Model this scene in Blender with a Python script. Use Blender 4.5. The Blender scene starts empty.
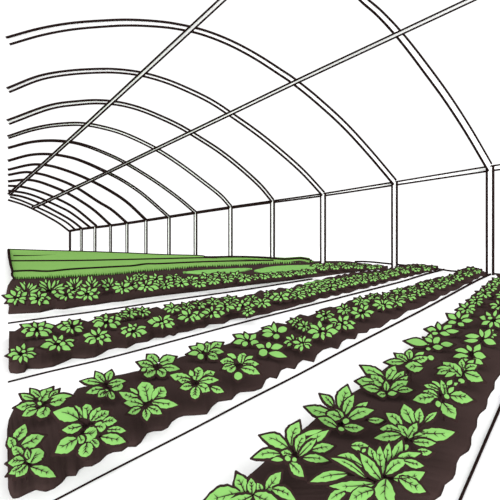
import bpy, math, random
from mathutils import Vector as V
random.seed(7)
C = bpy.context.scene.collection
CAMH, HOR, F = 1.0, 247.0, 310.0
D1 = V((-.6930, .7209, 0)).normalized()          # along the greenhouse
D2 = V((.7215, .6924, 0)).normalized()           # along the beds, towards the post wall
UP = V((0, 0, 1))
EYE = V((0, 0, CAMH))
B = 13.85                                        # distance of the post wall

# ---------------------------------------------------------------- materials
def srgb(c):
    return tuple((v/255/12.92 if v/255 <= .04045 else ((v/255+.055)/1.055)**2.4) for v in c)
EXP = 0.18
K = 2**EXP
def mat(name, rgb, var=0.0, scale=8.0, gain=1.0):
    m = bpy.data.materials.new(name); m.use_nodes = True
    nt = m.node_tree; bs = nt.nodes['Principled BSDF']
    c = [min(.96, v/K*gain) for v in srgb(rgb)]
    bs.inputs['Roughness'].default_value = 1.0
    bs.inputs['Specular IOR Level'].default_value = 0.0
    n = nt.nodes.new('ShaderNodeTexNoise'); n.inputs['Scale'].default_value = scale
    tc = nt.nodes.new('ShaderNodeTexCoord'); nt.links.new(tc.outputs['Object'], n.inputs['Vector'])
    r = nt.nodes.new('ShaderNodeValToRGB')
    r.color_ramp.elements[0].position = .35; r.color_ramp.elements[1].position = .65
    r.color_ramp.elements[0].color = [v*(1-var) for v in c]+[1]
    r.color_ramp.elements[1].color = [min(.96, v*(1+var)) for v in c]+[1]
    nt.links.new(n.outputs['Fac'], r.inputs['Fac']); nt.links.new(r.outputs['Color'], bs.inputs['Base Color'])
    return m
M = {
 'ground': mat('pale_ground', (255, 255, 255), 0, 8, K),
 'white': mat('white_paint', (255, 255, 255), 0, 8, K),
 'line': mat('black_edge', (36, 25, 24), .03),
 'soil': mat('dark_soil', (62, 49, 47), .02, 5, 1.04),
 'leaf': mat('leaf_green', (146, 208, 113), .015, 4, .79),
 'vein': mat('leaf_edge', (56, 42, 40), .02, 8, .85),
 'field': mat('field_green', (138, 188, 100), .02, .6, .88),
}
# ---------------------------------------------------------------- helpers
def ray(px, py): return V((px-250.0, F, HOR-py))
def on_z(px, py, z=0.0):
    r = ray(px, py); t = (z-CAMH)/r.z
    return EYE + r*t
def on_a(px, py, a):
    r = ray(px, py); return EYE + r*(a/r.dot(D1))
def on_b(px, py, b):
    r = ray(px, py); return EYE + r*(b/r.dot(D2))
def on_plane(px, py, p, n):
    r = ray(px, py); return EYE + r*((p-EYE).dot(n)/r.dot(n))
def T(p): return p.y/F                           # world size that spans one pixel there
def proj(p): return (250+F*p.x/p.y, HOR-F*(p.z-CAMH)/p.y)

class MB:
    def __init__(s): s.v = []; s.f = []; s.m = []; s.mats = []
    def mi(s, m):
        if m not in s.mats: s.mats.append(m)
        return s.mats.index(m)
    def add(s, vs, fs, m):
        o = len(s.v); k = s.mi(m); s.v += [tuple(p) for p in vs]
        for f in fs: s.f.append([o+i for i in f]); s.m.append(k)
    def build(s, name, parent=None, origin=None, smooth=False):
        o0 = origin or V((0, 0, 0))
        me = bpy.data.meshes.new(name)
        me.from_pydata([tuple(V(p)-o0) for p in s.v], [], s.f)
        for m in s.mats: me.materials.append(M[m])
        for p, k in zip(me.polygons, s.m): p.material_index = k; p.use_smooth = smooth
        me.update()
        o = bpy.data.objects.new(name, me); C.objects.link(o)
        if parent is not None: o.parent = parent
        else: o.location = o0
        return o
def empty(name, loc, label, cat, group=None):
    o = bpy.data.objects.new(name, None); C.objects.link(o); o.location = loc
    o.empty_display_size = .1
    tag(o, label, cat, group); return o
def tag(o, label, cat, group=None):
    o['label'] = label; o['category'] = cat
    if group: o['group'] = group
def tube(mb, pts, rad, m, n=6):
    vs = []; fs = []
    N = len(pts)
    for i, p in enumerate(pts):
        d = (pts[min(i+1, N-1)]-pts[max(i-1, 0)]).normalized()
        a = d.cross(UP)
        if a.length < 1e-3: a = d.cross(V((1, 0, 0)))
        a.normalize(); b = d.cross(a).normalized()
        r = rad[i] if isinstance(rad, (list, tuple)) else rad
        for k in range(n):
            q = 2*math.pi*k/n; vs.append(p+a*(r*math.cos(q))+b*(r*math.sin(q)))
    for i in range(N-1):
        for k in range(n):
            k2 = (k+1) % n; fs.append([i*n+k, i*n+k2, (i+1)*n+k2, (i+1)*n+k])
    fs.append(list(range(n))[::-1]); fs.append([(N-1)*n+k for k in range(n)])
    mb.add(vs, fs, m)
def smooth_line(pts, n):
    """Catmull-Rom through 3-D points."""
    out = []
    P = [pts[0]*2-pts[1]] + list(pts) + [pts[-1]*2-pts[-2]]
    for i in range(1, len(P)-2):
        for k in range(n):
            t = k/n; p0, p1, p2, p3 = P[i-1], P[i], P[i+1], P[i+2]
            out.append(.5*((2*p1)+(p2-p0)*t+(2*p0-5*p1+4*p2-p3)*t*t+(3*p1-p0-3*p2+p3)*t**3))
    out.append(pts[-1]); return out
def bar(mb, pts, face, seps, lw=1.7):
    """flat white bar with a round black bead along each edge; face = direction of its broad side."""
    L, R, vs = [], [], []
    N = len(pts); rl = []
    for i, p in enumerate(pts):
        d = (pts[min(i+1, N-1)]-pts[max(i-1, 0)]).normalized()
        f = face(p) if callable(face) else face
        w = d.cross(f).normalized(); f = w.cross(d).normalized()
        e1 = T(p)*3; q0 = proj(p); q1 = proj(p+w*e1); q2 = proj(p+d*e1)
        tx, ty = q2[0]-q0[0], q2[1]-q0[1]; tl = math.hypot(tx, ty)
        perp = abs((q1[0]-q0[0])*ty-(q1[1]-q0[1])*tx)/tl/e1
        u = i/(N-1)*(len(seps)-1); k = min(int(u), len(seps)-2); s = seps[k]+(seps[k+1]-seps[k])*(u-k)
        h = s/2/perp
        r = lw*1.2/2*T(p); rl.append(r)
        L.append(p-w*h); R.append(p+w*h)
        th = r*.2
        vs += [p-w*h+f*th, p+w*h+f*th, p+w*h-f*th, p-w*h-f*th]
    fs = []
    for i in range(N-1):
        for k in range(4):
            k2 = (k+1) % 4; fs.append([i*4+k, i*4+k2, (i+1)*4+k2, (i+1)*4+k])
    fs += [[0, 1, 2, 3], [(N-1)*4+k for k in (3, 2, 1, 0)]]
    mb.add(vs, fs, 'white'); tube(mb, L, rl, 'line', 8); tube(mb, R, rl, 'line', 8)

# ---------------------------------------------------------------- ground
mb = MB(); S = 900
mb.add([(-S, -30, 0), (S, -30, 0), (S, S, 0), (-S, S, 0)], [[0, 1, 2, 3]], 'ground')
fl = mb.build('floor'); fl['kind'] = 'structure'

# ---------------------------------------------------------------- greenhouse frame
hoops = [  # post pixel x, post top y, base y, centre-line pixels of the arch from the post up, line spacings, post spacing, line width
 (490, 167, 275, [(489.5, 167), (470, 133.5), (448.5, 100), (424.5, 67), (402, 38), (381, 15), (364, 0), (345, -19), (322, -43), (298, -66), (265, -90), (215, -108), (160, -110), (90, -96), (8, -66)], [6.2, 7.2, 6, 6, 8, 9], 6.3, 1.8),
 (394.5, 182, 266, [(394.5, 182), (370, 153), (345, 125.7), (317, 100), (294, 81.5), (280, 72), (260, 59), (240, 47.7), (220, 38.5), (200, 31.5), (180, 27), (160, 24.2), (130, 22.6), (100, 23.8), (70, 26.5), (40, 32), (8, 41)], [4.7, 5.2, 4.9, 4.8, 6.2, 7.6], 4.8, 1.8),
 (323, 194, 261, [(323, 193.5), (300, 169), (265, 139), (231, 114.5), (208.5, 100), (180, 86.5), (160, 79), (140, 73.8), (120, 71.2), (100, 70.7), (70, 72.5), (40, 77.7), (8, 90.2)], [3.6, 3.8, 3.6, 3.6, 4, 4.5], 4.3, 1.7),
 (272.5, 201, 260, [(272.5, 200.5), (260, 185.5), (240, 167.3), (220, 151.5), (200, 138.5), (180, 126.5), (160, 117), (140, 109), (120, 103.8), (100, 101.8), (80, 102.7), (50, 107), (8, 122.2)], [2.8, 3.2, 3.2, 3.2, 3.6, 4.2], 3.2, 1.7),
 (230.5, 207, 260, [(230.5, 206.5), (220, 195), (200, 179.2), (180, 164.3), (160, 151.3), (140, 140.8), (120, 132.3), (100, 126.8), (85, 124.3), (70, 124), (50, 125.8), (30, 130), (8, 137.2)], [2.5, 2.7, 2.7, 2.7, 2.3], 2.8, 1.5),
 (195.5, 212.5, 260, [(195.5, 212.5), (180, 199.3), (160, 184.5), (140, 171.5), (120, 160), (100, 151), (85, 145.5), (70, 142), (50, 140.6), (30, 142.3), (8, 148)], [2.1, 2.1, 1.9, 1.3, .8], 2.2, 1.5),
 (169, 217, 260, [(169, 217), (148, 198.5), (136, 189.2), (120, 179), (100, 169), (85, 162.3), (70, 157.3), (50, 154.2), (30, 155), (8, 160.8)], [2, 2, 1.6, 1, .8], 2, 1.5),
 (146, 220, 260, [(146, 220), (130, 204.8), (118, 195.8), (100, 185.2), (80, 175.7), (60, 168.4), (45, 165), (30, 164.8), (8, 169.8)], [1.5, 1.5, 1.2, .8], 1.8, 1.4),
 (127, 223, 260, [(127, 223), (112, 210), (98, 201.5), (74, 186.2), (50, 176.6), (35, 173), (24, 172.2), (8, 175)], [1.3, 1.3, 1, .8], 1.7, 1.4),
 (110.5, 225, 259, [(110.5, 225), (92, 208.6), (68, 193.5), (50, 185.6), (36, 181), (24, 179.8), (8, 181.4)], [1.2, 1.2, .8], 1.4, 1.4),
 (95, 227, 259, [(96.5, 226), (80, 212), (68, 204), (50, 195.5), (35, 190), (20, 186.5), (8, 185.8)], [1, 1, .8], 1.5, 1.3),
 (None, 228, 259, [(91, 228), (72, 213.5), (60, 207), (50, 202.4), (36, 196.4), (24, 192.8), (8, 190.6)], [.8, .8], 1, 1.3),
 (81.4, 229, 259, [(82.5, 229), (70, 219.5), (50, 208.4), (36, 201.6), (22, 196.6), (9, 194.4)], [.8, .8], 1.4, 1.3),
 (None, 230, 259, [(75, 229.5), (66, 222), (50, 213.2), (36, 206.8), (22, 200.8), (10, 196.8)], [.6, .6], 1, 1.2),
 (70, 231, 259, [(69, 231), (60, 224), (50, 218), (38, 211.5), (24, 205), (8, 199.8)], [.6, .6], .8, 1.2),
]
hoop_words = ["nearest one, its arch rising out of view", "second from the near end", "third from the near end", "fourth from the near end",
 "fifth from the near end", "sixth from the near end", "seventh from the near end", "eighth from the near end", "ninth from the near end",
 "tenth from the near end", "fifth from the far end", "fourth from the far end, arch only", "third from the far end", "second from the far end, arch only", "last at the far end"]
HA = []
for i, (px, ty, by, pts, seps, psep, lw) in enumerate(hoops):
    ex = px if px else pts[0][0]
    r = ray(ex, 0); a = B*r.dot(D1)/r.dot(D2); HA.append(a)
    foot = D1*a + D2*B
    kind = 'white greenhouse hoop with black edges, ' + hoop_words[i]
    root = empty('greenhouse_hoop', foot, kind, 'greenhouse hoop', 'hoops of the greenhouse frame')
    p3 = [on_a(x, y, a) for x, y in pts]
    p3[0] = on_b(pts[0][0], pts[0][1], B) if not px else p3[0]
    line = smooth_line(p3, 6)
    cen = D1*a + D2*7 + UP*1.0
    arch = MB()
    bar(arch, line, lambda p: ((cen-p).normalized()*.65-D1).normalized(), seps, lw)
    arch.build('arch', root, foot)
    if px:
        post = MB()
        top = on_b(px, ty, B); bot = V((top.x, top.y, 0))
        bar(post, [bot, bot.lerp(top, .5), top], -D2, [psep, psep, psep], lw)
        post.build('post', root, foot)

def px_bar(name, pts3, face, seps, lw, label, cat, smooth=4, group=None):
    mb = MB(); line = smooth_line(pts3, smooth)
    bar(mb, line, face, seps, lw)
    o = mb.build(name, None, pts3[0]); tag(o, label, cat, group); return o
# purlins pass just below the hoops where they cross them
def yl(x, pts):
    for (x0, y0), (x1, y1) in zip(pts, pts[1:]):
        if min(x0, x1) <= x <= max(x0, x1): return y0+(y1-y0)*(x-x0)/(x1-x0)
c1 = [(0, (232, -9)), (1, (189, 30.5)), (2, (141, 74.8)), (3, (111, 102.4)), (4, (84, 127.2)), (5, (66, 143.4)), (6, (50, 158)), (7, (38, 168.8)), (8, (29, 176.8)), (10, (19, 185.6)), (12, (12, 191.8)), (14, (9.2, 194.4))]
c2 = [(0, (399, 33.5)), (1, (295, 82.3)), (2, (230, 113.6)), (3, (190, 132.8)), (4, (154, 150)), (5, (127, 163)), (6, (105, 173.6)), (7, (88.5, 181.5)), (8, (75, 187.8)), (9, (62, 194)), (10, (53, 198.2)), (12, (42, 203.4)), (14, (33, 207.5))]
def purlin2(first, cross, seps, lw, label):
    p3 = [on_a(x, y, HA[i]*.97-.06) for i, (x, y) in cross]
    if first: p3[0] = p3[1]+(p3[1]-p3[2])*.9          # runs on straight past the nearest hoop
    p3 = [p3[0]+(p3[0]-p3[1])*.45] + p3
    side = ray(*cross[0][1]).cross(ray(*cross[-3][1])).normalized()   # the bar stands broadside to the beds
    px_bar('roof_purlin', p3, (lambda p: side.cross(D1).normalized()), seps, lw, label, 'purlin', 3, 'purlins along the roof')
purlin2(True, c1, [5.2, 5.2, 4.6, 4.0, 3.4, 3.0, 2.6, 2.4, 2.3, 2.3, 2.2, 2.1, 2.1], 1.45, 'white roof purlin with black edges, the left and steeper of the two')
purlin2(False, c2, [4.6, 4.0, 3.4, 3.1, 2.7, 2.4, 2.2, 2.0, 2.2, 2.2, 2.2, 2.1, 2.1, 2.0], 1.45, 'white roof purlin with black edges, the right and flatter of the two')
er = [on_b(x, y, B+.12) for x, y in [(506, 166.8), (489, 168.7), (395, 183.5), (323, 194.8), (272, 201.8), (230, 207.6), (195, 212.8), (146, 220.4), (110, 225.6), (81, 229), (69.5, 231)]]
px_bar('eave_rail', er, -D2, [4.8, 4.6, 3, 2.1, 1.6, 1.4, 1.3, 1.1, .9, .8, .7], 1.5, 'long white eave rail joining the post tops, with black edges', 'rail', 3)
mb = MB(); br = smooth_line([on_b(x, y, B+.05) for x, y in [(355, 261.5), (368, 261.7), (390, 263.8), (420, 266.8), (440, 269.2), (452, 271), (480, 272.6), (504, 274.6)]], 3)
tube(mb, br, [.95*T(p) for p in br], 'line', 6)
tag(mb.build('base_rail', None, br[0]), 'thin black rail along the foot of the post wall', 'rail')

# ---------------------------------------------------------------- hoses on the paths
hoses = [
 ([(452, 520), (460, 500), (472, 472.5), (486, 440), (500, 408), (520, 362)], 2.0, 'thin black hose on the pale path right of the rightmost bed'),
 ([(35, 510), (55, 500), (100, 476.5), (150, 451), (200, 425.5), (250, 399.3), (300, 374), (350, 347.5), (400, 322), (428, 307.5), (452, 294.5), (476, 281.6), (491, 274.6)], 1.5, 'thin black hose on the wide path between the two front beds'),
 ([(8, 382.2), (50, 371.7), (100, 360.3), (150, 347.5), (200, 334.2), (250, 321), (300, 308.3), (350, 295.5), (400, 282.6), (425, 275), (444, 270)], 1.4, 'thin black hose on the path between second and third bed'),
 ([(8, 323.6), (50, 317.8), (100, 311.2), (160, 302.2), (200, 296.6), (240, 291), (275, 285.5), (312, 279.6)], 1.3, 'thin black hose on the narrow path behind the third bed'),
]
for pts, lw, lab in hoses:
    mb = MB(); l3 = [on_z(x, y, .004) for x, y in pts]
    l3 = smooth_line(l3, 4)
    rr = [lw*1.25/2*T(p) for p in l3]; l3 = [V((p.x, p.y, r*.9)) for p, r in zip(l3, rr)]
    tube(mb, l3, rr, 'line', 8); tag(mb.build('drip_hose', None, l3[0]), lab, 'hose', 'hoses on the paths')

# ---------------------------------------------------------------- beds
def resample(pts, n):
    d = [0]
    for a, b in zip(pts, pts[1:]): d.append(d[-1]+math.hypot(a[0]-b[0], a[1]-b[1]))
    out = []; k = 0
    for i in range(n):
        s = d[-1]*i/(n-1)
        while k < len(d)-2 and d[k+1] < s: k += 1
        u = (s-d[k])/max(1e-9, d[k+1]-d[k]); out.append((pts[k][0]+(pts[k+1][0]-pts[k][0])*u, pts[k][1]+(pts[k+1][1]-pts[k][1])*u))
    return out
def rnd_curve(pts, it=1):
    for _ in range(it):
        o = [pts[0]]
        for a, b in zip(pts, pts[1:]):
            o += [(a[0]*.75+b[0]*.25, a[1]*.75+b[1]*.25), (a[0]*.25+b[0]*.75, a[1]*.25+b[1]*.75)]
        o.append(pts[-1]); pts = o
    return pts
def mound(mb, far, near, z, m, n=160, zn=0.0, farf=None, back=.06, bump=0.0, side=None, curve=True, zb=0.0):
    """solid ridge: near edge at height zn, top at height z out to the far edge, back down behind it."""
    if curve: far = rnd_curve(far); near = rnd_curve(near)
    fa = resample(far, n); ne = resample(near, n)
    vs = []; W = 9
    for i in range(n):
        f = farf(*fa[i]) if farf else on_z(fa[i][0], fa[i][1], z)
        e = on_z(ne[i][0], ne[i][1], zn)
        bk = V((f.x, f.y, zb)) + (V((f.x, f.y, 0))-V((e.x, e.y, 0))).normalized()*back
        row = [e]
        for k in range(1, W-1):
            u = [0, .03, .1, .25, .45, .65, .85, 1.0][k]
            p = e.lerp(f, u); zz = zn+(f.z-zn)*min(1, (u/.25))**.5
            if 1 < k < 7: zz += bump*math.sin(i*1.7+k*2.3)*math.sin(i*.6+k)
            p.z = zz; row.append(p)
        row.append(bk); row.append(V((e.x, e.y, zb)))
        vs += row
    R = W+1; fs = []
    for i in range(n-1):
        for k in range(R):
            k2 = (k+1) % R; fs.append([i*R+k, i*R+k2, (i+1)*R+k2, (i+1)*R+k])
    fs += [list(range(R))[::-1], [(n-1)*R+k for k in range(R)]]
    mb.add(vs, fs, m)

bedA_far = [(150, 548), (200, 512), (225, 494), (246, 478), (265, 462.5), (280, 449), (304, 428), (314, 422), (322, 414), (335, 404), (350, 394), (366, 385), (388, 367), (400, 358), (411, 350), (420, 344), (430, 335), (438, 327), (450, 319), (462, 310), (470, 303), (477, 298), (485.5, 290), (493, 284), (500, 278), (512, 272), (522, 268)]
bedA_near = [(395, 545), (420, 515), (435, 500), (441, 496), (443.5, 490), (445, 485), (453, 479), (455.5, 474), (457, 463), (460, 457), (469, 451), (471.3, 445), (471.6, 437), (474, 432), (477, 427), (477.5, 419), (480, 414), (486, 409), (487.5, 404), (487.8, 399), (491, 393), (494.5, 389), (495, 382), (500, 375), (506, 370), (508, 360), (518, 345), (528, 325), (536, 300), (540, 285)]
bedB_far = [(7, 430), (8.5, 420), (13, 410), (20, 402), (30, 397), (48, 396), (62, 398), (72, 396), (77, 388.5), (84, 386.5), (92, 386), (99, 379), (110, 376), (118, 375), (126, 373.5), (134, 371.5), (142, 370), (150, 367), (162, 364), (172, 361), (180, 357), (187, 355), (194, 349), (202, 344), (210, 342), (219, 342.5), (224, 345), (232, 342.5), (236, 337), (244, 333.5), (254, 333), (260, 330.5), (264, 328), (271, 325), (277, 322.5), (286, 324), (291, 322), (295, 317), (300, 314), (308, 316), (315, 313.5), (320, 309), (330, 306.5), (337, 308), (343, 304.5), (348, 301.5), (356, 301), (361, 297.5), (370, 296.5), (377, 294), (384, 296.5), (390, 293), (398, 288.5), (411, 286), (421, 281.6), (435, 278), (452, 275.5), (458, 271), (464, 268), (472, 267), (481, 271), (487, 274)]
bedB_near = [(8, 488), (10, 495), (13, 499), (19, 498), (27, 494), (36, 490), (40, 491), (46, 492), (54, 489), (62, 483), (67, 476.5), (76, 476), (79, 470), (84, 467), (92, 466.5), (100, 462), (107, 455), (113, 452.5), (122, 451.5), (128, 447), (136, 447), (141, 443), (147, 433.5), (153, 431.5), (162, 431), (168, 428), (172, 422), (178, 418), (184, 416), (195, 415.5), (207, 414.5), (212, 407), (218, 402), (232, 400), (236, 395), (240, 392.5), (254, 391.5), (262, 388.5), (266, 380), (270, 377.5), (277, 379), (281, 370.5), (287, 368), (295, 369.5), (298, 364), (303, 360), (314, 362.5), (317, 355), (323, 350), (331, 347.5), (338, 349.5), (342, 342), (347, 339), (355.6, 339.5), (358, 333.5), (367, 333), (370, 329), (380, 328), (386, 323), (395, 319), (404, 313.5), (418, 307.5), (428, 303.5), (442, 296), (455, 290), (470, 282.5), (480, 277), (488, 274.5)]
bedC_far = [(9, 331), (15, 331), (21, 327), (27, 323.5), (34, 322), (46, 323), (54, 325.5), (61, 322), (70, 319.6), (82, 319.6), (88, 321.5), (97, 318), (102, 314), (112, 313), (118, 312), (122, 314.5), (130, 309), (138, 308), (148, 309), (157, 306.5), (162, 309), (168, 305.6), (178, 303.6), (186, 304), (192, 300.2), (198, 300.7), (206, 298), (213, 297), (221, 299), (230, 296), (240, 297), (250, 294.4), (261, 291), (269, 291.3), (278, 288), (288, 289.6), (296, 285.6), (307, 283), (320, 279.5), (340, 275), (356, 272.3), (368, 271), (384, 270), (392, 267.3), (402, 265), (415, 263.6), (426, 264.5), (438, 267.5)]
bedC_near = [(8.5, 369), (10, 373), (17, 374), (25, 372.5), (27, 369), (40, 369), (53, 367), (65, 362), (72, 358.5), (85, 359), (95, 357.5), (102, 354), (108, 350), (117, 348), (127, 348.6), (136, 343.5), (148, 341.8), (154, 338), (164, 338), (169, 335), (174, 336.3), (178, 333), (188, 331.8), (198, 328.5), (205, 328), (209, 324.5), (224, 324), (230, 320), (238, 318.2), (250, 318), (256, 315.6), (268, 314), (274, 311.6), (286, 309.3), (300, 305), (318, 299.5), (326, 297.5), (340, 294.5), (356, 290.5), (372, 286.5), (390, 281.5), (404, 278), (420, 274), (430, 271.5), (438.5, 268.6)]
bedD_far = [(12, 279), (40, 278.3), (80, 276.5), (112, 274.5), (140, 271.6), (160, 269.8), (192, 267), (220, 266), (240, 265), (270, 263), (300, 261.5), (320, 261), (346, 260.8), (358, 262.5), (372, 264.5), (387, 268)]
bedD_near = [(6, 296), (6.5, 302), (9, 306), (8, 314.4), (24, 313.6), (40, 312.8), (55, 309.2), (64, 309.6), (80, 306.8), (96, 305), (112, 302.4), (123, 301.6), (136, 299.2), (160, 296), (192, 292.4), (224, 288.6), (250, 285.2), (270, 283), (288, 281), (304, 278.6), (322, 276.6), (340, 274), (360, 271.6), (378, 269.8), (388, 268.4)]
HZ = {'A': .04, 'B': .05, 'C': .09, 'D': .16}
def scallop(pts, x0, k, amp):
    q = resample(pts, 900); out = []
    s = 0
    for i, (x, y) in enumerate(q):
        s += 1.0/max(3.0, (y-HOR)*k)*(math.hypot(x-q[i-1][0], y-q[i-1][1]) if i else 0)
        a = min(1, max(0, (x-x0)/20))*amp*max(5, y-HOR)
        out.append((x, y + a*(abs(math.sin(s*3.0+.6*math.sin(s*1.7)))-.5)))
    return out
def mkbed(key, far, near, label, n):
    mb = MB()
    near = scallop(near, {'A': 900, 'B': 372, 'C': 290, 'D': 900}[key], .28, .035)
    if key in 'BC': far = scallop(far, 330 if key == 'B' else 240, .3, -.05)
    mound(mb, far, near, HZ[key], 'soil', n, back=.05, bump=.05*HZ[key], curve=(key == 'A' or key == 'D'))
    o = mb.build('planting_bed', None, on_z(near[0][0], near[0][1]), smooth=True); tag(o, label, 'planting bed', 'raised soil beds'); return o
mkbed('A', bedA_far, bedA_near, 'dark wavy-edged soil bed at the right front, with the largest plants', 220)
mkbed('B', bedB_far, bedB_near, 'long dark soil bed crossing the middle of the picture behind the front hose path', 400)
mkbed('C', bedC_far, bedC_near, 'third dark soil bed, between the two narrow pale paths', 320)
mkbed('D', bedD_far, bedD_near, 'far dark soil bed in front of the smooth green strips', 260)

# smooth green strips beyond
def wallf(b): return lambda x, y: on_b(x, y, b)
def edge_line(name, pts, z, lw, parent, org, fn=None):
    mb = MB(); l3 = [fn(x, y) if fn else on_z(x, y, z) for x, y in pts]; l3 = smooth_line(l3, 4)
    tube(mb, l3, [lw*1.3/2*T(p) for p in l3], 'line', 6); o = mb.build(name, parent, org); return o
def strip(far, near, z, label, lines, farf=None, jag=0):
    org = on_z(near[0][0], near[0][1], 0)
    root = empty('green_crop_strip', org, label, 'crop strip', 'smooth green strips at the back')
    body = MB()
    mound(body, far, near, z-.03, 'soil', 120, zn=z-.04, zb=0.0, back=.02, farf=(lambda x, y: farf(x, y)-UP*.03) if farf else None, curve=False)
    body.build('soil_ridge', root, org)
    cov = MB(); nn = near
    if jag:
        q = resample(near, 260); nn = []
        for i, (x, y) in enumerate(q):
            nn.append((x, y+(jag*random.uniform(.4, 1.1) if i % 2 else -.1*jag)))
    mound(cov, far, nn, z, 'field', 260 if not jag else 521, zn=z-.02, farf=farf, back=.01, curve=False, zb=z-.06)
    cov.build('green_cover', root, org)
    for pts, zz, lw, fn in lines: edge_line('furrow', pts, zz, lw, root, org, fn)
    return root
s1n = [(10, 261), (80, 260.6), (120, 259.8), (160, 258.9), (208, 257.9), (250, 258.6), (300, 259.4), (310, 260)]
s1f = [(8.5, 249.6), (40, 250.6), (80, 251.6), (125, 253.2), (160, 254.8), (198, 255.8), (207, 257), (236, 256.6), (262, 257.3), (284, 259), (300, 258), (309, 259.4)]
s2n = [(12.5, 271.2), (30, 270.6), (48, 271.2), (66, 269.6), (80, 268.6), (118, 266.6), (133, 265.8), (146, 264), (160, 263.8), (201, 262), (240, 261), (280, 260.4), (312, 260.4)]
s3n = [(13, 276.8), (40, 276.2), (80, 274.4), (112, 272.6), (140, 269.6), (160, 268.2), (192, 265.6), (220, 264.6), (240, 263.6), (270, 262.2), (300, 261), (314, 260.8)]
f1 = wallf(13.3)
strip(s1f, s1n, .22, 'farthest smooth green strip, running along the foot of the posts',
      [(s1f, 0, 1.7, f1), ([(13.6, 255.5), (32, 255.7), (60, 254.9), (80, 254.5), (109, 254.4), (130, 254.4)], .235, 1.0, None), (s1n, .235, 1.7, None), ([(8.5, 249.6), (9, 255), (10, 261)], .24, 1.7, None)], farf=f1)
strip(s1n, s2n, .21, 'middle smooth green strip, plain flat top', [(s2n, .225, 1.7, None), ([(10, 261), (11, 266), (12.5, 271.2)], .235, 1.7, None)])
strip(s2n, s3n, .20, 'nearest green strip, with a ragged grassy front edge', [([(12.5, 271.2), (12, 275), (14, 278)], .22, 1.5, None)], jag=2.6)

# ---------------------------------------------------------------- plants
PROF = [(0, .12), (.08, .42), (.2, .72), (.35, .95), (.5, 1.0), (.65, .86), (.78, .6), (.9, .28), (1, .0)]
PROFR = [(0, .25), (.1, .65), (.25, .93), (.45, 1.0), (.65, .98), (.8, .8), (.92, .48), (1, .0)]
def prof(u, P):
    for (a, x), (b, y) in zip(P, P[1:]):
        if u <= b: return x+(y-x)*(u-a)/(b-a)
    return 0
def leaf(mb, b3, t3, n, wpx, rimpx, veins, bend, rng, rnd=False):
    ax = t3-b3; L = ax.length
    if L < 1e-6: return
    ax = ax/L; sd = n.cross(ax).normalized(); t = T(b3)
    # pixel width -> world width across the blade
    q0 = proj(b3); q1 = proj(b3+sd*.01); q2 = proj(b3+ax*.01)
    tx, ty = q2[0]-q0[0], q2[1]-q0[1]; tl = math.hypot(tx, ty) or 1
    perp = max(abs((q1[0]-q0[0])*ty-(q1[1]-q0[1])*tx)/tl/.01, .35/t)
    W = wpx/2/perp; rim = rimpx/perp
    P = PROFR if rnd else PROF
    N = 11 if veins else 7
    cen, hw = [], []
    for i in range(N):
        u = i/(N-1); w = prof(u, P)*W
        c = b3+ax*(L*u)+sd*(bend*L*math.sin(math.pi*u))+n*(L*.05*math.sin(math.pi*u))
        cen.append(c); hw.append(w)
    jag = [0]*N
    vs = []; fs = {'leaf': [], 'vein': []}
    for i in range(N):
        w = hw[i]; j = 1+(.07*math.sin(i*2.6+bend*40) if veins else 0)
        dn = n*(-.12*w)                                    # the halves droop a little from the midrib
        tipx = ax*(rim*1.3 if i == N-1 else (-rim*.3 if i == 0 else 0)); rm = rim*(.25 if i == N-1 else (.6 if i == 0 else 1))
        m = (W*.05 if veins else 0)
        vs += [cen[i]-sd*(w*j+rm)+dn-n*rim*.3+tipx, cen[i]-sd*w*j+dn, cen[i], cen[i]+sd*w*j+dn, cen[i]+sd*(w*j+rm)+dn-n*rim*.3+tipx]
    for i in range(N-1):
        for k in range(4):
            q = [i*5+k, i*5+k+1, (i+1)*5+k+1, (i+1)*5+k]
            fs['vein' if k in (0, 3) else 'leaf'].append(q)
    o = len(vs)
    # black caps beyond both ends
    mb.add(vs, fs['leaf'], 'leaf'); mb.add(vs, fs['vein'], 'vein')
    mb.add([vs[-5], vs[-4]-ax*rim*.3, vs[-1]], [[0, 1, 2]], 'vein')
    if veins:
        lift = n*(.0012+.0015*W/.02)
        mw = .75/perp
        # midrib, tapering out before the tip
        k1 = int((N-1)*.78)
        v2 = []
        for i in range(k1+1):
            ww = mw*(1-.75*i/k1); v2 += [cen[i]-sd*ww+lift, cen[i]+sd*ww+lift]
        mb.add(v2, [[2*i, 2*i+1, 2*i+3, 2*i+2] for i in range(k1)], 'vein')
        # side veins
        for i in range(2, k1+1, 2):
            for s in (-1, 1):
                if rng.random() < .25: continue
                c = cen[i]; e = c+sd*(s*hw[i]*rng.uniform(.4, .72))+ax*(hw[i]*.55)-n*.1*hw[i]
                mb.add([c-ax*mw*1.1+lift*1.3, c+ax*mw*1.1+lift*1.3, e+lift*1.5], [[0, 1, 2]], 'vein')

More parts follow.
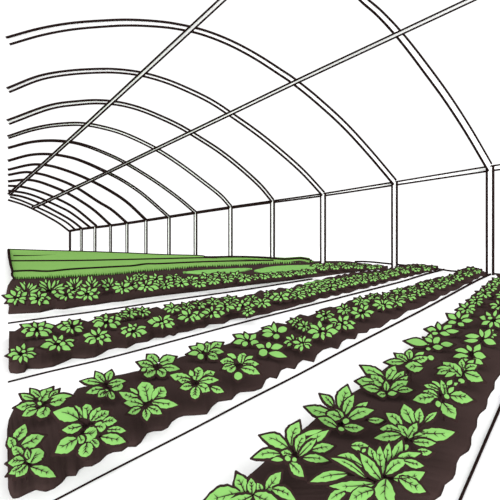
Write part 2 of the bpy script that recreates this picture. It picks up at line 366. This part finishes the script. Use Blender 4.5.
NP = [0]
ROWREG = []
def plant(bed, cx, cy, leaves, kind='crop_plant', rim=1.0, veins=True, cat='plant', extra='', row=''):
    """leaves: (base x, base y, tip x, tip y, width) in pixels of the photograph; the rosette lies on a sloping fan through its crown."""
    NP[0] += 1; rng = random.Random(NP[0]*13)
    hz = HZ[bed]
    t0 = (CAMH-hz)/max(4, cy-HOR)
    dn = max([l[3] for l in leaves]+[l[1] for l in leaves])-cy
    hc = hz+max(.015, dn*t0*.80)+.012
    Cc = on_z(cx, cy, hc)
    hor = V((-Cc.x, -Cc.y, 0)).normalized()
    th = math.radians(38)
    n = (UP*math.cos(th)+hor*math.sin(th)).normalized()
    ground = V((Cc.x, Cc.y, hz))
    root = empty(kind, ground, '', cat, {'A': 'plants in the right front bed', 'B': 'plants in the middle bed', 'C': 'plants in the third bed', 'D': 'plants in the far bed'}[bed])
    mb = MB()
    order = sorted(leaves, key=lambda l: l[3]+(6 if math.hypot(l[2]-l[0], l[3]-l[1]) < 8 else 0))
    step = .45*T(Cc)
    for i, (bx, by, tx, ty, w) in enumerate(order):
        p = Cc+n*(step*i)
        b3 = on_plane(bx, by, p, n); t3 = on_plane(tx, ty, p, n)
        lp = math.hypot(tx-bx, ty-by)
        leaf(mb, b3, t3, n, w*(1.14 if veins else 1.0), rim*2.25, veins and w >= 4.5 and lp > 8, rng.uniform(-.07, .07), rng, rnd=(w > lp*.62))
    # leaf stalks meeting in a dark heart
    R0 = sum(math.hypot(l[2]-cx, l[3]-cy) for l in leaves)/len(leaves)
    q = Cc-n*(step*1.2); sx = n.cross(UP).normalized(); sy = n.cross(sx); rr = .30*R0*T(Cc)
    mb.add([q]+[q+sx*(rr*math.cos(a*.7854))+sy*(rr*.7*math.sin(a*.7854)) for a in range(8)], [[0, 1+a, 1+(a+1) % 8] for a in range(8)], 'vein')
    for bx, by, tx, ty, w in leaves:
        b3 = on_plane(bx, by, q, n); d = b3-q
        if d.length < 1e-5: continue
        sd = n.cross(d.normalized())*(1.1*rim*T(Cc))
        mb.add([q-sd, q+sd, b3+sd, b3-sd], [[0, 1, 2, 3]], 'vein')
    mb.build('foliage', root, ground)
    sb = MB(); r = max(.004, .9*T(Cc))
    tube(sb, [ground-UP*.01, ground.lerp(Cc, .6), Cc-n*.003], [r, r*.8, r*.5], 'vein', 6)
    sb.build('stem', root, ground)
    ROWREG.append((bed, cx, cy, root, extra, row)); return root
def rosette(bed, cx, cy, rx, ry, n=8, rim=.9, seed=None, fan=False, veins=False, **kw):
    rng = random.Random(seed if seed is not None else int(cx*31+cy*7))
    lv = []; ph = rng.uniform(0, 1)
    for i in range(n):
        if fan: a = math.radians(190+160*(i+.5)/n+rng.uniform(-5, 5))
        else: a = 2*math.pi*(i+ph+rng.uniform(-.2, .2))/n
        R = rng.uniform(.85, 1.1)
        ex, ey = math.cos(a)*rx*R, math.sin(a)*ry*R*(1.15 if fan else 1)
        if not fan and ey < 0: ey *= 1.1
        k = rng.uniform(.22, .34)
        L = math.hypot(ex, ey)*(1-k)
        w = max(2.2, min(L*.5, (rx+ry)*.3))*rng.uniform(.85, 1.15)
        if fan: w = max(2.0, L*.26)
        lv.append((cx+ex*k, cy+ey*k, cx+ex, cy+ey, w))
    for i in range(2 if rx > 8 else 1):
        a = rng.uniform(0, 6.28); lv.append((cx+math.cos(a)*rx*.12, cy+math.sin(a)*ry*.12-.5, cx+math.cos(a)*rx*.42, cy+math.sin(a)*ry*.42-.5, max(2.2, rx*.22)))
    return plant(bed, cx, cy, lv, rim=rim, veins=veins, **kw)

# --- right front bed
plant('A', 381, 476, [(381, 480, 360, 453, 10), (366, 478, 331, 458, 6), (362, 466, 337, 456, 11), (347, 474, 310, 482, 9), (374, 484, 329, 486, 10), (346, 491, 326, 505, 9), (374, 490, 347, 506, 13), (386, 479, 387, 512, 17), (382, 474, 380, 446, 9), (374, 461, 369, 447, 7), (386, 465, 389, 443, 7), (391, 463, 402, 440, 9), (386, 474, 408, 460, 10), (392, 468, 421, 453, 9), (404, 461, 424, 466, 7), (394, 479, 425, 472, 12), (399, 478, 426, 492, 11), (417, 451, 432, 452, 6), (351, 446, 369, 446, 8), (362, 452, 366, 449, 3)], extra='largest plant, broad arching leaves, at the bottom edge', rim=1.3)
plant('A', 405, 436, [(419, 433, 455, 432, 11), (413, 442, 436, 443, 7), (414, 437, 429, 432, 6), (408, 438, 417, 423, 8), (413, 424, 404, 404, 12), (419, 423, 420, 408, 8), (425, 422, 437, 412, 5), (402, 427, 386, 413, 9), (401, 432, 380, 429, 8), (401, 435, 374, 438, 8), (407, 436, 398, 425, 7), (404, 444, 397, 441, 5), (408, 445, 404, 450, 4)], extra='tall leafy plant just behind the largest one', rim=1.2)
plant('A', 341, 420, [(333, 415, 306, 407, 9), (333, 406, 321, 395, 6), (340, 408, 347, 386, 13), (344, 415, 354, 395, 8), (352, 412, 368, 402, 6), (348, 419, 374, 410, 9), (341, 418, 326, 413, 8), (342, 421, 336, 409, 7), (337, 427, 318, 418, 7), (344, 427, 364, 428, 7), (341, 427, 341, 431, 5), (343, 422, 349, 420, 5), (368, 420, 384, 420, 5)], extra='plant with a tall pointed upright leaf at the bed edge', rim=1.2)
plant('A', 294, 452, [(288, 448, 261, 436, 11), (280, 454, 253, 458, 8), (291, 445, 299, 422, 12), (297, 452, 305, 433, 9), (298, 450, 329, 430, 9), (302, 435, 322, 430, 4), (299, 456, 317, 438, 6), (312, 450, 334, 446, 8), (303, 458, 329, 461, 7), (292, 455, 281, 452, 7), (288, 456, 287, 461, 5), (283, 460, 271, 460, 4), (290, 463, 304, 477, 9), (296, 458, 293, 462, 4)], extra='spiky plant leaning over the path edge', rim=1.3)
plant('A', 252, 496, [(245, 493, 237, 474, 12), (252, 494, 251, 478, 8), (262, 493, 257, 483, 6), (265, 492, 281, 472, 11), (272, 489, 296, 501, 9), (240, 493, 203, 503, 18), (252, 496, 222, 504, 11), (254, 495, 281, 504, 14)], extra='plant cut off by the bottom edge, at the bed corner', rim=1.4)
plant('A', 387, 384, [(384, 377, 362, 366, 8), (374, 382, 357, 381, 8), (384, 385, 371, 375, 9), (387, 379, 395, 366, 9), (380, 390, 363, 387, 6), (386, 391, 386, 381, 5), (386, 394, 377, 394, 5), (388, 394, 397, 393, 4), (393, 381, 404, 371, 6), (391, 390, 408, 381, 8), (398, 391, 413, 390, 5), (396, 386, 408, 376, 5)], extra='plant with a long leaf pointing left over the path', rim=1.1)
plant('A', 444, 393, [(439, 390, 424, 385, 5), (440, 387, 432, 381, 4), (445, 396, 441, 380, 6), (438, 397, 423, 391, 6), (434, 397, 413, 400, 9), (450, 396, 473, 400, 10), (443, 403, 455, 419, 11), (438, 401, 438, 407, 5), (447, 389, 458, 383, 5), (449, 393, 454, 387, 4), (446, 394, 448, 399, 4), (447, 385, 452, 380, 4)], extra='plant with one broad leaf pointing down', rim=1.1)
plant('A', 462, 371, [(461, 376, 443, 362, 11), (450, 368, 437, 368, 4), (451, 371, 437, 374, 5), (455, 373, 445, 377, 4), (464, 371, 462, 359, 6), (466, 369, 477, 365, 6), (465, 373, 483, 381, 9), (459, 379, 464, 383, 4), (467, 366, 474, 360, 4)], extra='plant with a broad leaf arching left', rim=1.0)
plant('A', 471, 354, [(468, 352, 455, 350, 5), (468, 356, 453, 357, 5), (471, 351, 467, 345, 4), (474, 352, 480, 344, 6), (474, 354, 486, 357, 7), (473, 359, 483, 364, 6), (469, 360, 462, 361, 4)], veins=False)
plant('A', 481, 338, [(478, 340, 464, 341, 4), (479, 336, 465, 336, 5), (485, 338, 490, 329, 6), (484, 340, 496, 344, 6), (482, 337, 480, 329, 4)], veins=False)
plant('A', 411, 361, [(410, 359, 410, 350, 6), (407, 361, 396, 354, 6), (412, 361, 429, 357, 6), (428, 357, 434, 358, 4), (423, 367, 405, 366, 9), (404, 362, 386, 362, 5), (415, 356, 424, 352, 4), (405, 377, 396, 372, 7), (406, 381, 404, 373, 6)], rim=1.0, extra='plant whose rounded leaf lies crosswise')
plant('A', 431, 344, [(427, 344, 406, 341, 7), (428, 345, 431, 334, 6), (435, 344, 439, 337, 6), (441, 344, 453, 344, 5), (433, 347, 443, 347, 5), (426, 349, 431, 349, 3), (432, 342, 425, 338, 4)], veins=False, extra='plant with one long leaf jutting over the path')
plant('A', 440, 330, [(436, 330, 427, 329, 5), (440, 330, 438, 323, 4), (443, 329, 452, 325, 5), (446, 331, 459, 331, 4), (440, 333, 450, 335, 4), (438, 333, 431, 334, 3)], veins=False)
plant('A', 459, 319, [(456, 319, 448, 314, 5), (459, 318, 459, 311, 4), (461, 319, 469, 314, 4), (462, 321, 473, 320, 4), (456, 322, 448, 323, 4), (458, 323, 464, 326, 4)], veins=False, rim=.9)
for cx, cy, rx, ry in [(467, 309, 9, 6), (476, 301, 8, 5), (484, 294, 8, 5), (491, 288, 7, 4.5), (498, 282, 6, 4), (505, 277, 5, 3.5), (493, 320, 15, 9), (500, 306, 10, 6), (503, 296, 8, 5), (491, 334, 7, 5)]:
    rosette('A', cx, cy, rx, ry, 8)
# --- middle bed
plant('B', 88, 428, [(78, 419, 53, 412, 14), (82, 426, 62, 430, 8), (82, 417, 66, 406, 9), (88, 418, 86, 404, 10), (91, 421, 100, 407, 9), (77, 439, 55, 453, 13), (79, 436, 83, 443, 7), (87, 443, 86, 457, 12), (92, 440, 98, 447, 7), (84, 434, 97, 434, 13), (95, 420, 109, 411, 10), (102, 423, 117, 421, 8), (107, 430, 126, 431, 7), (101, 437, 126, 442, 10), (93, 428, 106, 427, 9)], extra='big spreading plant near the left end', rim=1.2)
plant('B', 26, 458, [(14, 442, 25, 424, 10), (21, 446, 44, 436, 11), (14, 449, 9, 437, 8), (23, 457, 12, 446, 9), (31, 463, 39, 448, 14), (29, 459, 27, 449, 5), (24, 461, 8, 463, 9), (27, 465, 16, 477, 9), (22, 466, 9, 474, 6), (31, 467, 56, 477, 10)], extra='plant at the lower left corner', rim=1.2)
plant('B', 42, 402, [(34, 399, 21, 394, 5), (40, 397, 31, 389, 6), (40, 402, 52, 388, 10), (36, 404, 16, 407, 7), (37, 409, 22, 416, 7), (46, 407, 41, 418, 10), (50, 403, 66, 399, 8), (52, 397, 72, 396, 4), (50, 398, 58, 390, 5), (41, 405, 38, 402, 3)], extra='plant at the top left corner of the bed', rim=1.1)
plant('B', 107, 385, [(100, 383, 82, 381, 5), (104, 382, 96, 372, 7), (108, 380, 111, 371, 6), (108, 384, 126, 381, 5), (112, 388, 123, 386, 7), (104, 389, 86, 393, 6), (106, 391, 98, 397, 6), (109, 391, 101, 395, 6), (110, 392, 114, 399, 5)], extra='')
plant('B', 147, 401, [(148, 401, 142, 382, 15), (154, 400, 164, 387, 11), (140, 399, 119, 392, 7), (140, 401, 124, 398, 4), (143, 405, 124, 403, 8), (141, 408, 128, 413, 6), (145, 409, 147, 421, 7), (148, 407, 162, 414, 7), (152, 402, 178, 405, 8), (138, 395, 130, 388, 4)], extra='plant with one broad rounded upright leaf', rim=1.1)
plant('B', 157, 367, [(153, 366, 138, 362, 6), (157, 363, 148, 355, 8), (160, 363, 175, 357, 9), (161, 368, 180, 369, 6), (155, 370, 144, 375, 8), (158, 370, 165, 376, 7), (146, 368, 141, 371, 3)], extra='plant rising over the rear edge of the bed')
plant('B', 195, 381, [(191, 379, 170, 375, 8), (191, 382, 178, 380, 5), (192, 386, 180, 388, 6), (196, 380, 199, 367, 9), (203, 377, 215, 372, 7), (199, 382, 219, 380, 6), (198, 385, 210, 391, 8), (211, 387, 224, 392, 6), (196, 387, 195, 399, 8), (193, 376, 190, 370, 4)], extra='')
plant('B', 206, 351, [(200, 354, 188, 354, 4), (202, 352, 191, 347, 5), (207, 352, 207, 343, 7), (211, 350, 222, 343, 7), (209, 352, 224, 352, 5), (208, 355, 218, 359, 6), (203, 355, 198, 358, 5), (203, 350, 198, 344, 5)], extra='')
plant('B', 238, 366, [(234, 363, 220, 361, 7), (232, 365, 222, 369, 5), (235, 366, 227, 371, 6), (241, 363, 244, 353, 8), (245, 361, 253, 356, 4), (243, 364, 259, 364, 6), (241, 368, 260, 374, 7), (238, 372, 238, 380, 7), (236, 358, 227, 354, 4)], extra='')
plant('B', 248, 340, [(245, 341, 233, 343, 5), (245, 339, 235, 335, 5), (248, 339, 245, 333, 4), (250, 340, 256, 334, 5), (251, 342, 259, 344, 6), (247, 342, 243, 346, 5)], veins=False)
plant('B', 269, 350, [(265, 347, 256, 345, 5), (267, 351, 259, 354, 7), (268, 348, 269, 342, 5), (271, 348, 283, 346, 6), (269, 353, 287, 357, 6)], veins=False)
plant('B', 276, 332, [(273, 330, 264, 328, 5), (276, 332, 274, 323, 4), (278, 331, 287, 328, 6), (276, 334, 277, 339, 6), (273, 334, 262, 335, 5), (272, 332, 262, 331, 4)], veins=False)
for cx, cy, rx, ry in [(294, 341, 12, 8), (297, 322, 9, 6), (303, 343, 11, 8), (322, 331, 16, 10), (305, 326, 8, 6), (325, 315, 10, 6), (342, 323, 15, 8), (345, 309, 9, 6), (362, 312, 14, 8), (361, 301, 9, 5), (383, 304, 13, 6), (374, 297, 8, 4), (388, 296, 7, 4), (396, 301, 12, 6)]:
    rosette('B', cx, cy+.6, rx*.93, ry*.93, 8)
rng = random.Random(5)
for cx, cy, s in [(400, 292, 8), (409, 297, 9), (413, 289, 7), (420, 293, 8), (425, 285, 7), (428, 290, 8), (433, 283, 6.5), (440, 286, 7.5), (443, 280, 6), (449, 282, 7), (453, 277.5, 6), (459, 278, 6.5), (462, 272.5, 5.5), (468, 274, 6), (471, 269.5, 5), (477, 271.5, 5)]:
    rosette('B', cx, cy, s*.9, s*.46, 7, rim=.8)
# --- third bed
for cx, cy, rx, ry, n in [(37, 330, 17, 8, 9), (71, 327, 14, 7, 10), (58, 344, 18, 8, 9), (22, 354, 15, 9, 10), (98, 337, 15, 8, 9), (107, 322, 15, 7, 9), (133, 331, 14, 8, 9), (130, 313.5, 9, 5, 8), (143, 312.5, 8, 5, 8), (162, 322, 14, 7, 9), (190, 316, 14, 7, 9), (173, 308.5, 9, 4.5, 8), (187, 307, 8, 4, 8), (120, 317, 7, 4, 7),
                          (212, 313, 12, 6, 8), (199, 305, 8, 4, 7), (213, 302, 8, 4, 7), (226, 306, 11, 5.5, 8), (231, 300, 8, 4, 7), (243, 306, 12, 6, 8), (252, 299, 8, 4, 7), (262, 303, 10, 5, 8), (270, 295.5, 8, 4, 7), (281, 297, 11, 5, 8), (290, 293, 8, 4, 7), (248, 312, 7, 4, 7)]:
    rosette('C', cx, cy, rx, ry, n, rim=.85)
for i in range(26):
    u = i/25; x = 298+u*134
    top = yl(x, bedC_far); bot = yl(x, bedC_near)
    if top is None or bot is None: continue
    y = top+(bot-top)*(.30 if i % 2 else .52)
    s = 7.5-3.6*u
    rosette('C', x, y, s*1.2, max(1.9, s*.5), 7, rim=.7)
# --- far bed
for cx, cy, rx, ry, n, fan in [(27, 294, 13, 12, 8, True), (50, 292, 15, 12, 9, True), (74, 290, 11, 12, 7, True), (17, 298, 12, 8, 8, False), (39, 299, 12, 7, 8, False), (67, 295, 12, 6, 8, False), (88, 294, 13, 7, 9, False),
                              (92, 289, 10, 11, 7, True), (109, 288, 11, 9, 7, True), (122, 288, 11, 6, 8, False), (131, 285, 11, 8, 7, True), (146, 286, 13, 6, 9, False), (141, 277, 8, 4, 7, False), (156, 279, 8, 5, 7, False),
                              (166, 285, 9, 5, 8, False), (174, 278, 8, 4, 7, False), (181, 283, 8, 5, 8, False), (191, 280, 8, 4, 7, False), (199, 284, 8, 4, 8, False), (206, 277, 7, 3.5, 7, False), (213, 281, 8, 4, 8, False), (220, 275.5, 7, 3.5, 7, False), (227, 279.5, 8, 4, 8, False), (236, 276, 8, 4, 7, False), (245, 278.5, 8, 4, 8, False)]:
    rosette('D', cx, cy, rx, ry, n, rim=.75, fan=fan)
for i in range(22):
    u = i/21; x = 252+u*125
    top = yl(x, bedD_far); bot = yl(x, bedD_near)
    y = top+(bot-top)*((.60 if i % 2 else .66) if u < .52 else (.3 if i % 2 else .48))
    s = (5.2 if u < .52 else 5.6)-1.6*u
    rosette('D', x, y, s*1.25, max(1.7, s*.48), 7, rim=.6)

# pale green mats of low leaves between the rows of the far bed
for far, near, lab in [([(183, 271.8), (200, 270), (222, 269), (243, 267.8), (252, 268.3)], [(183, 272.2), (200, 273.6), (222, 273), (243, 271), (252, 268.8)], 'narrow smooth mat of green leaves before the fifth and sixth posts, on the far bed'),
                       ([(254, 270), (270, 266.5), (285, 265.4), (300, 265), (322, 264.6)], [(254, 270.8), (266, 273), (288, 273.5), (306, 272), (322, 266)], 'larger smooth mat of green leaves before the fourth post, on the far bed'),
                       ([(304, 283.6), (312, 281.4), (322, 280), (330, 278.8)], [(304, 284), (311, 286.4), (321, 285.4), (330, 280)], 'small smooth mat of green leaves on the third bed')]:
    hz = HZ['D'] if 'far' in lab else HZ['C']
    mb = MB(); mound(mb, far, near, hz+.06, 'leaf', 30, zn=hz+.03, back=.01, zb=hz)
    tag(mb.build('leaf_mat', None, on_z(near[0][0], near[0][1], HZ['D'])), lab, 'leaf mat')

# labels: which plant this is, counted along its bed
ORD = ['first', 'second', 'third', 'fourth', 'fifth', 'sixth', 'seventh', 'eighth', 'ninth', 'tenth', 'eleventh', 'twelfth', 'thirteenth', 'fourteenth', 'fifteenth', 'sixteenth', 'seventeenth', 'eighteenth', 'nineteenth', 'twentieth']
ORD += ['twenty-'+w for w in ORD[:9]] + ['thirtieth'] + ['thirty-'+w for w in ORD[:9]] + ['fortieth'] + ['forty-'+w for w in ORD[:9]] + ['fiftieth'] + ['fifty-'+w for w in ORD[:9]]
BN = {'A': 'right front bed', 'B': 'middle bed', 'C': 'third bed', 'D': 'far bed'}
EDG = {'A': (bedA_far, bedA_near), 'B': (bedB_far, bedB_near), 'C': (bedC_far, bedC_near), 'D': (bedD_far, bedD_near)}
for bed in 'ABCD':
    rows = {'rear': [], 'front': []}
    for r in ROWREG:
        if r[0] != bed: continue
        f = yl(r[1], EDG[bed][0]); n = yl(r[1], EDG[bed][1])
        if f is None: f = r[2]-5
        if n is None: n = 560 if r[2] > 420 else r[2]+30
        rows['rear' if (r[2]-f)/(n-f) < (.36 if bed != 'A' else .22) else 'front'].append(r)
    for rn, lst in rows.items():
        lst.sort(key=lambda r: r[1]-(r[2]-250)*1.0)
        N = len(lst)
        for k, r in enumerate(lst):
            where = f'{ORD[k]} from the near end' if k <= N-1-k else (f'{ORD[N-1-k]} from the far end' if N-1-k else 'last at the far end')
            if r[4]: lab = f'{r[4]}, {BN[bed]}'
            else: lab = f'leafy green plant, {rn} row of the {BN[bed]}, {where}'
            r[3]['label'] = lab

# ---------------------------------------------------------------- light, camera
w = bpy.data.worlds.new('sky'); bpy.context.scene.world = w; w.use_nodes = True
bg = w.node_tree.nodes['Background']; bg.inputs[0].default_value = (1, 1, 1, 1); bg.inputs[1].default_value = 0.97
sl = bpy.data.lights.new('fill_sun', 'SUN'); sl.energy = 3.8; sl.angle = math.radians(50)  # added soft fill from behind the camera, brightens the dim bar faces
so = bpy.data.objects.new('fill_sun', sl); C.objects.link(so); so.rotation_euler = V((.12, 1, -.1)).to_track_quat('-Z', 'Y').to_euler()
cam = bpy.data.cameras.new('camera'); co = bpy.data.objects.new('camera', cam); C.objects.link(co)
co.location = EYE; co.rotation_euler = (math.pi/2, 0, 0)
cam.sensor_width = 36; cam.lens = F/500*36; cam.shift_y = -(250-HOR)/500; cam.clip_end = 3000; cam.clip_start = .02
sc = bpy.context.scene; sc.camera = co
sc.view_settings.view_transform = 'Standard'; sc.view_settings.look = 'None'
sc.view_settings.exposure = EXP; sc.view_settings.gamma = 1; sc.view_settings.use_curve_mapping = False
sc.cycles.max_bounces = 12; sc.cycles.diffuse_bounces = 8
